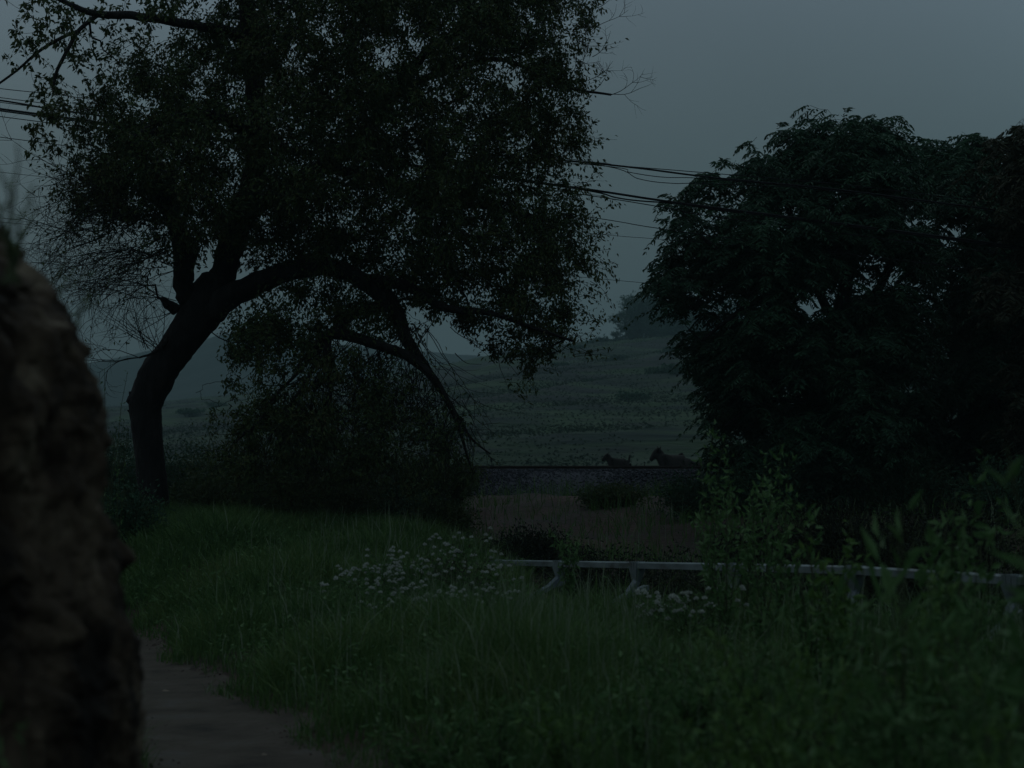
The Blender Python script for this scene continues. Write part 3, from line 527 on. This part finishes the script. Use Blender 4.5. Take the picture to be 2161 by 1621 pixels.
# ---------------------------------------------------------------- metal barrier
def bar(i):      # centre of the beam at support number i (0 = far left end)
    y = 22*(1-.0875*i); x = (-35+126.25*i)*22/F; px = CX+x*F/y; py = np.interp(px, [1045, 1350, 1555, 1825, 2040, 2150], [1187, 1193, 1197, 1204, 1216, 1225]); return np.array((x, y, CZ+(HY-py)*y/F))
G = root('metal_barrier', (bar(2)[0], bar(2)[1], float(H(*bar(2)[:2]))), 'low pale grey metal barrier, one long beam on strapped struts, running behind the weeds', 'barrier')
def frame(d): d = d/np.linalg.norm(d); s = np.cross(d, (0, 0, 1)); s /= np.linalg.norm(s); return d, s, np.cross(s, d)
for i in range(6):
    a, c = bar(i), bar(i+1 if i < 5 else 5.8); d, s, u = frame(c-a); b = MB(); a = a+d*.006; c = c-d*.006
    prof = [(-.04, -.032), (.04, -.032), (.04, .022), (.015, .034), (-.04, .034)]; k = len(prof)
    V = [p+s*q[0]+u*q[1] for p in (a, c) for q in prof]; b.add(V, [(j, (j+1) % k, k+(j+1) % k, k+j) for j in range(k)]); b.add(V[:k], [(0, 1, 2, 3)], [(0, 3, 4)]); b.add(V[k:], [(3, 2, 1, 0)], [(4, 3, 0)])
    b.build('beam', M['steel'], G)
for i in range(6):
    a = bar(i); d, s, u = frame(bar(i+1)-a if i < 5 else a-bar(4)); g = float(H(a[0], a[1])); b = MB()
    Mx = np.stack((d, s, u), 1)
    for j in range(6): b.box(a+d*(-.075+j*.03)-u*.004, (.022, .096+.006*(j % 2), .080+.006*(j % 2)), Mx)     # straps
    b.add([a-d*.09-u*.04+s*.05, a+d*.09-u*.04+s*.05, a-d*.09-u*.04-s*.05, a+d*.09-u*.04-s*.05, a-d*.03-u*.17+s*.03, a+d*.03-u*.17+s*.03, a-d*.03-u*.17-s*.03, a+d*.03-u*.17-s*.03],
          [(0, 1, 5, 4), (2, 6, 7, 3), (0, 4, 6, 2), (1, 3, 7, 5), (4, 5, 7, 6), (0, 2, 3, 1)])
    b.build('bracket', M['steel'], G)
    top = a-u*.16; foot = np.array((a[0]-.10, a[1]-.12, g+.16)); b = MB(); v = foot-top; D, S, U = frame(v); ln = np.linalg.norm(v)
    b.box(top+v/2, (ln, .06, .06), np.stack((D, S, U), 1)); b.build('strut', M['steel_dark'], G)
    b = MB()
    for e in (np.array((-.34, -.5, -.16)), np.array((.22, .45, .05))):
        p = foot; D, S, U = frame(e); b.box(p+e/2, (np.linalg.norm(e), .06, .05), np.stack((D, S, U), 1))
    b.build('foot', M['steel_dark'], G)
# ---------------------------------------------------------------- animals (skin modifier bodies)
def animal(name, label, cat, px, Yb, zf, S, joints, m=M['fur'], extra=None, group=None):
    """joints: name -> (x forward, y side, z up, radius, parent) in units of S metres, facing -x"""
    x0 = (px-CX)*Yb/F; T = root(name, (x0, Yb, zf), label, cat, group)
    names = list(joints); me = bpy.data.meshes.new('body'); V = [(-joints[k][0]*S, joints[k][1]*S, joints[k][2]*S) for k in names]
    E = [(names.index(joints[k][4]), i) for i, k in enumerate(names) if joints[k][4]]
    me.from_pydata(V, E, []); me.materials.append(m); o = bpy.data.objects.new('body', me); COL.objects.link(o); o.parent = T
    md = o.modifiers.new('skin', 'SKIN'); md.use_smooth_shade = True
    if not me.skin_vertices: me.skin_vertices.new()
    for i, k in enumerate(names): r = joints[k][3]*S; me.skin_vertices[0].data[i].radius = (r*.9, r) if isinstance(r, float) else (r, r)
    me.skin_vertices[0].data[0].use_root = True
    s2 = o.modifiers.new('sub', 'SUBSURF'); s2.levels = 2; s2.render_levels = 2
    for (nm, pts, rad, mm) in (extra or []):
        b = MB(); P = np.array([(-p[0]*S, p[1]*S, p[2]*S) for p in pts])+np.array((x0, Yb, zf)); b.tube(smooth_line(P, 8), np.interp(np.linspace(0, 1, 8), np.linspace(0, 1, len(rad)), rad)*S, 7, cap=True); b.build(nm, M[mm], T, smooth=True)
    return T
def quad(h, bl, dep, neck, head, tail, lr=.04):
    # h back height, bl half body length, dep trunk radius
    J = {'mid': (0, 0, h-dep, dep, None), 'chest': (bl*.75, 0, h-dep*.98, dep*1.02, 'mid'), 'hip': (-bl*.8, 0, h-dep*.95, dep*.92, 'mid'),
         'neck': (neck[0]*.55+bl*.45, 0, (neck[1]+h-dep*.5)/2+.02, dep*.52, 'chest'), 'poll': (neck[0], 0, neck[1], dep*.34, 'neck'),
         'brow': (head[0]*.45+neck[0]*.55, 0, head[1]*.45+neck[1]*.55, dep*.33, 'poll'), 'nose': (head[0], 0, head[1], dep*.21, 'brow'),
         'tail0': (-bl*1.12, 0, h-dep*.5, dep*.22, 'hip'), 'tail1': (tail[0], 0, tail[1], dep*.12, 'tail0')}
    for s, n in ((1, 'l'), (-1, 'r')):
        J['sh'+n] = (bl*.72, s*dep*.55, h-dep*1.7, dep*.42, 'chest'); J['kn'+n] = (bl*(.76+.1*s), s*dep*.55, h*.30, lr*1.05, 'sh'+n); J['pa'+n] = (bl*(.74+.16*s), s*dep*.55, h*.07, lr*.8, 'kn'+n); J['ho'+n] = (bl*(.80+.16*s), s*dep*.55, .02, lr, 'pa'+n)
        J['st'+n] = (-bl*.72, s*dep*.55, h-dep*1.75, dep*.5, 'hip'); J['hk'+n] = (-bl*(.98+.12*s), s*dep*.55, h*.34, lr*1.1, 'st'+n); J['sk'+n] = (-bl*(.92+.14*s), s*dep*.55, h*.07, lr*.8, 'hk'+n); J['hh'+n] = (-bl*(.86+.14*s), s*dep*.55, .02, lr, 'sk'+n)
        J['ear'+n] = (neck[0]-.01, s*dep*.9, neck[1]+dep*.25, dep*.12, 'poll')
    return J
animal('goat', 'small dark goat with its short tail held up, leftmost animal on the railway', 'goat', 1306, 46.5, 1.62, 1.0,
    quad(.78, .235, .17, (.31, .85), (.44, .70), (-.285, .87), .03), extra=[('horn', [(.30, .03, .88), (.28, .04, .91), (.25, .045, .92)], [.016, .012, .004], 'horn'), ('horn', [(.30, -.03, .88), (.28, -.04, .91), (.25, -.045, .92)], [.016, .012, .004], 'horn')])
animal('goat', 'tiny dark kid half hidden behind the rail, right behind the small goat', 'goat', 1343, 46.8, 1.62, .80,
    quad(.70, .22, .12, (.20, .78), (.30, .70), (-.27, .80), .03))
animal('cow', 'big dark horned cow walking left behind the rail', 'cow', 1424, 51, 1.42, 1.0,
    quad(1.17, .38, .29, (.50, 1.27), (.70, .99), (-.54, .9), .05), extra=[('horn', [(.46, .10, 1.33), (.47, .16, 1.37), (.49, .15, 1.42)], [.022, .018, .006], 'horn'), ('horn', [(.44, -.10, 1.33), (.42, -.16, 1.37), (.41, -.15, 1.42)], [.022, .018, .006], 'horn')])
animal('calf', 'dark calf behind the cow, its head raised over the cow\'s rump, under the drooping tree', 'calf', 1466, 52, 1.44, 1.0,
    quad(1.02, .40, .25, (.40, 1.14), (.52, 1.02), (-.58, .8), .045))
# ---------------------------------------------------------------- grass and undergrowth
def blades(name, n, xr, yr, hgt, wd, m, label, maskf=None, lean=.6, kind='stuff', seedp=0, cat='grass'):
    P = np.zeros((0, 2))
    while len(P) < n:
        y = R.uniform(yr[0]**.6, yr[1]**.6, n)**(1/.6); x = R.uniform(xr[0], xr[1], n)
        k = np.abs(x) < y*.36+1.2
        cl = .5+.5*np.sin(x*1.7+2*np.sin(y*.8))*np.sin(y*1.3+1.5*np.sin(x*.9)); k &= R.uniform(0, 1, n) < .35+.65*cl
        k &= (x > path_r(y)+.12*np.sin(y*2.3)+.07*np.sin(y*5.1)+R.exponential(.10, n)-.0) | (x < path_l(y)-R.exponential(.1, n)+.04)
        if maskf is not None: k &= R.uniform(0, 1, n) < maskf(x, y)
        P = np.vstack((P, np.stack((x[k], y[k]), 1)))
    P = P[:n]; x, y = P.T; z = H(x, y)-.02
    cl = .5+.5*np.sin(x*1.7+2*np.sin(y*.8))*np.sin(y*1.3+1.5*np.sin(x*.9))
    h = R.uniform(hgt[0], hgt[1], n)*(.4+.75*cl+.5*(.5+.5*np.sin(x*4.3+np.sin(y*3.1)*2)*np.sin(y*3.7+x)))*np.clip(.35+(np.maximum(x-path_r(y), path_l(y)-x))*1.1, .35, 1); a = R.uniform(0, 6.28, n); ln = R.normal(0, lean, n)*h+.1*h; b_ = R.uniform(0, 6.28, n)
    s = np.stack((np.cos(b_), np.sin(b_), 0*a), 1)*(wd*R.uniform(.6, 1.4, n)*.5*np.clip(y/14, .5, 1.6))[:, None]; d = np.stack((np.cos(a)*ln, np.sin(a)*ln, 0*a), 1)
    up = np.stack((0*a, 0*a, h), 1); B = np.stack((x, y, z), 1)
    V = np.stack((B-s, B+s, B+up*.55+d*.3+s*.8, B+up*.55+d*.3-s*.8, B+up*.92+d), 1).reshape(-1, 3); i = np.arange(n)*5
    return tag(mk(name, V, np.stack((i, i+1, i+2, i+3), 1), np.stack((i+3, i+2, i+4), 1), m), label, cat, kind=kind)
def bare_mask(x, y):
    px = CX+x*F/y; red = ss(800, 1000, px)*(1-ss(1560, 1650, px))*ss(23.5, 26, y)
    rub = np.exp(-(((px-1850)/190)**2))*np.exp(-((y-14)/2.2)**2)
    lx = -.204+(22-y)*.383; back = ss(.0, .4, x-lx)*ss(9, 11, y)*(1-ss(23, 25, y))*.975; deep = ss(1500, 1600, px)*ss(15, 18, y)*.975
    fr = ss(1085, 1130, px)*(1-ss(1480, 1560, px))*ss(-1.5, -1.1, x-lx)*ss(12, 14, y)*(1-ss(24, 26, y))*.985; back = np.maximum(back, fr)
    return np.clip((1-back)*(1-deep)*(1-1.0*red*(.975+.025*np.sin(x*1.1+y*.9)))*(1-.75*rub), .01, 1)
blades('grass', 330000, (-13, 15), (6.5, 39.4), (.14, .44), .0085, M['grass'], 'rough green grass growing over the verge', bare_mask)
blades('dry_grass', 6000, (-9, 12), (7, 30), (.25, .6), .008, M['pale'], 'thin pale seed stalks standing out of the grass', lambda x, y: bare_mask(x, y)*np.clip((x+4)/5, .08, 1)*.8, .2)
# broad leafed ground cover: many low leaf clumps
n = 110000; y = R.uniform(7, 36, n); x = R.uniform(-12, 13, n); k = (np.abs(x) < y*.36+1) & ((x > path_r(y)+.12+R.exponential(.1, n)) | (x < path_l(y)-.1)) & (R.uniform(0, 1, n) < bare_mask(x, y)); x, y = x[k], y[k]
b = MB(); P = np.stack((x, y, H(x, y)+R.uniform(0, .33, len(x))), 1); D = R.normal(size=P.shape); D[:, 2] = np.abs(D[:, 2])*.6; b.leaves(P, D, R.uniform(.03, .075, len(x)), R.uniform(.014, .032, len(x)))
tag(b.build('undergrowth', M['weed']), 'low broad leafed weeds mixed into the grass', 'undergrowth', kind='stuff')
# tall weeds, each a thing
FLO = [None]
def weed(label, px, Yb, toppy, m='weed', leaf=.05, wd=.4, nst=6, group=None, spread=.25, flowers=0, name='tall_weed', cat='weed', per=40, lx=0, heads='flower', zb=None):
    x = (px-CX)*Yb/F; z = float(H(x, Yb)) if zb is None else zb; top = CZ+(HY-toppy)*Yb/F; h = top-z; T = root(name, (x, Yb, z), label, cat, group); st = MB(); lf = MB(); fl = MB(); E = []
    for i in range(nst):
        a = R.uniform(0, 6.28); r = spread*R.uniform(.2, 1); hh = h*R.uniform(.6, 1) if i else h
        t = np.linspace(0, 1, 9)[:, None]; e_ = np.array((r*math.cos(a)+lx, r*math.sin(a), hh)); Q = np.array((x, Yb, z))+e_*t+np.array((e_[0], e_[1], 0))*(t*t-t)*.8+R.normal(size=(9, 3))*.008; Q[0] = (x+.02*math.cos(a), Yb+.02*math.sin(a), z)
        st.tube(Q, np.linspace(.006, .002, 9), 4); E.append(Q)
        if flowers:
            for c in range(flowers):
                p = Q[-1]+R.normal(size=3)*(.05, .05, .03)-np.array((x, Yb, z))
                if FLO[0] is None: fb_ = MB(); d_ = R.normal(size=(16, 3)); d_[:, 2] = np.abs(d_[:, 2]); fb_.leaves(np.zeros((16, 3)), d_, .027, .016); o = fb_.build('flower_head', M[heads], T, (0, 0, 0)) if False else mk('flower_head', np.concatenate(fb_.V), None, np.concatenate(fb_.t), M[heads], T); FLO[0] = o
                else: o = FLO[0].copy(); COL.objects.link(o); o.parent = T
                o.location = p; o.rotation_euler.z = a*3
    st.build('stem', M['stem'], T); spray(lf, E, per, leaf, leaf*wd, .0, leaf*.35, tail=.88); lf.build('foliage', M[m], T)
    return T
for a in (
    ('tall leafy weed rising highest in front of the drooping tree\'s left side', 1500, 14, 945, 'weed', .05), ('tall leafy weed with a curved tip, between the two tallest by the drooping tree', 1575, 14.3, 1010, 'weed', .048),
    ('tall weed leaning right before the dark trunk gap', 1645, 13.8, 985, 'weed', .045), ('leafy weed left of the strapped joint above the beam', 1530, 13, 1080, 'weed', .05),
    ('leafy weed standing over the beam where it is most hidden', 1610, 12.6, 1060, 'weed', .05), ('spindly weed between the fourth and fifth struts', 1715, 10.5, 1130, 'weed', .05),
    ('spindly yellowish weed rising over the beam\'s middle', 1765, 9.5, 1100, 'weedy', .055), ('leafy weed near the fifth strut, topping the beam', 1990, 8.5, 1040, 'weed', .06),
    ('blurred weed with pale buds left of the barrier\'s right end', 2040, 8.0, 1105, 'weed', .05), ('slim weed right of the red brown bush, in front of the barrier\'s left part', 1200, 18, 1165, 'weed', .05)):
    weed(a[0], a[1], a[2], a[3]-50, a[4], a[5]*1.35, spread=.24, nst=6, per=58, wd=.42)
for a in (('blurred plant with long drooping leaves arching left over the beam', 1905, 5.6, 1075, .13, -.05), ('blurred long leafed plant at the right edge, reaching the dark trees', 2185, 4.6, 940, .12, -.04), ('blurred broad plant right of the arching one', 2010, 6.2, 1130, .10, 0)):
    weed(a[0], a[1], a[2], a[3], 'weed', a[4], .24, 5, spread=.16, per=16, lx=a[5])
nn = 0
names_ = ['left of the beam\'s most hidden stretch', 'below the middle of the beam', 'first right of the beam\'s middle', 'under the pale clods', 'right under the pale clods, taller', 'tallest, below the arching leaves', 'below the right end of the barrier, leaning', 'below the right end of the barrier, upper one', 'against the right edge, upper one',
 'under the middle of the clods, near the bottom', 'bottom right, between the arching plant and the bottom edge', 'bottom right, second from the edge', 'under the white flowers beside the third strut', 'bottom, below the fourth strut', 'bottom, below the fifth strut', 'in front of the red earth patch\'s right end, upper one', 'bottom, below the third strut', 'bottom, below the second strut', 'bottom, below the tip of the barrier', 'low at the bottom edge, right of the photo\'s middle', 'leftmost, at the bottom beside the path grass', 'in the bottom right corner']
for (px, Yb, top) in ((1560, 7.5, 1290), (1650, 6.6, 1330), (1740, 7.0, 1270), (1820, 6.0, 1380), (1880, 7.2, 1300), (1960, 6.4, 1230), (2040, 5.6, 1290), (2100, 6.8, 1250), (2150, 5.2, 1320), (1700, 5.4, 1430), (1930, 5.0, 1400), (2070, 4.8, 1420), (1470, 8, 1370), (1600, 5.6, 1470), (1800, 4.9, 1500), (2000, 7.6, 1280), (1350, 7.6, 1440), (1200, 7.4, 1480), (1050, 7.6, 1470), (1480, 6.0, 1500), (930, 8.2, 1500), (2130, 4.4, 1480)):
    weed(('yellowish' if nn % 4 == 1 else 'green')+' foreground weed '+names_[nn], px, Yb, top, 'weedy' if nn % 4 == 1 else 'weed', .055, .33, 9, 'bushy weeds filling the foreground', .34, per=60, name='foreground_weed'); nn += 1
fgroup = 'white flowered weeds between the path and the barrier'
for (px, Yb, top, lab) in ((800, 17.5, 1165, 'white flowered weed at the left of the flower patch, by the path grass'), (850, 18, 1150, 'white flowered weed with the densest blossom, middle of the flower patch'), (890, 17.6, 1158, 'white flowered weed touching the reddish bush'), (770, 16.5, 1215, 'low white flowered weed leaning toward the path'), (865, 15.5, 1255, 'low white flowered weed under the flower patch, nearest the camera'), (980, 17.5, 1130, 'white flowered weed rising above the reddish bush'), (1020, 16.5, 1195, 'white flowered weed at the tip of the barrier'), (945, 15.8, 1235, 'sparse white flowered weed below the reddish bush'), (1450, 13.5, 1242, 'white flowered weed in front of the barrier, right of the third strut'), (1415, 14, 1252, 'lower white flowered weed in front of the barrier, beside the third strut')):
    weed(lab, px, Yb, top, 'weed', .045, .5, 17, fgroup, .46, 2, 'flowering_weed', 'weed', 34)
bush('red_bush', 'brownish red bush between the white flowers and the end of the barrier', 'bush', (975-CX)*18.6/F, 18.6, .8, .75, M['leafR'], 1500, .04)
# plants on and behind the earth bank
for (px, Yb, py0, top, lab, lx) in ((25, 3.6, 600, 320, 'blurred wispy plant on top of the earth bank at the left edge', .02), (95, 5.8, 690, 540, 'blurred plant on the shoulder of the earth bank', .05), (140, 6.0, 740, 610, 'short blurred plant just right of the bank shoulder plant', .05), (15, 5.2, 580, 430, 'low blurred tuft at the highest visible part of the earth bank', .01)):
    z = CZ+(HY-py0)*Yb/F; weed(lab, px, Yb, top, 'weedy', .018, .4, 4, None, .10, per=9, name='bank_plant', cat='plant', lx=lx, zb=z)
for (px, Yb, top, lab) in ((215, 17, 760, 'tall wispy weed right of the earth bank, half way to the leaning trunk'), (245, 19, 930, 'weed growing between the earth bank and the trunk'), (25, 4.0, 1520, 'low green plant at the foot of the earth bank, bottom left corner')):
    weed(lab, px, Yb, top, 'weed', .05, .35, 5, None, .25, per=22)
# stones and clods
rng = random.Random(4)
def rock(label, px, Yb, r, name='stone', grp=None):
    x = (px-CX)*Yb/F; z = float(H(x, Yb)); b = MB(); u = np.linspace(-1, 1, 8); s0 = rng.random()*9
    P = [(x+v*r, Yb, z+r*.35) for v in u]; b.tube(P, [max(.05, math.sqrt(max(0, 1-v*v)))*r*.6 for v in u], 8, cap=True, rough=.16)
    tag(b.build(name, M['stone'], loc=(x, Yb, z)), label, 'stone', grp)
CL = iter(('at the back of the main clod heap, left', 'in the second row of the main clod heap', 'largest, at the back right of the main clod heap', 'at the left of the heap, third row', 'in the middle of the clod heap', 'at the right of the clod heap, smallest', 'left of the clod heap, bigger one', 'between the left clods and the heap', 'in front of the heap, middle', 'in front of the heap, leftmost and nearest', 'in front of the heap, right', 'below the fourth strut', 'under the right end of the barrier', 'between the heap and the barrier\'s right end'))
for (px, Yb, r) in ((1850, 13.2, .16), (1880, 12.8, .12), (1920, 13.0, .18), (1830, 12.3, .11), (1890, 12.0, .15), (1940, 12.2, .10), (1700, 13.4, .14), (1730, 13.0, .10), (1870, 11.2, .13), (1830, 11.0, .12), (1905, 11.5, .12), (1560, 13.8, .12), (2130, 12.4, .14), (2060, 12.0, .12)):
    rock('broken pale clod '+next(CL), px, Yb, r, 'clod', 'pale clods in front of the barrier')
rock('small pale stone on the path, bottom of the photo', 560, 10.2, .03); rock('dark little stone on the path near its far end', 350, 13.5, .035); rock('small stone near the path\'s right edge', 640, 11.0, .025)
# ---------------------------------------------------------------- haze
b = MB(); b.box((0, 730, 78), (3000, 1700, 164)); hz_ = b.build('haze', None); hz_['kind'] = 'stuff'; hz_['label'] = 'thin grey blue evening haze'; hz_['category'] = 'haze'
m = bpy.data.materials.new('haze'); m.use_nodes = True; m.node_tree.nodes.clear(); o_ = m.node_tree.nodes.new('ShaderNodeOutputMaterial'); v = m.node_tree.nodes.new('ShaderNodeVolumePrincipled')
v.inputs['Color'].default_value = (.33, .50, .52, 1); v.inputs['Density'].default_value = .0007; m.node_tree.links.new(v.outputs[0], o_.inputs['Volume']); hz_.data.materials.append(m)
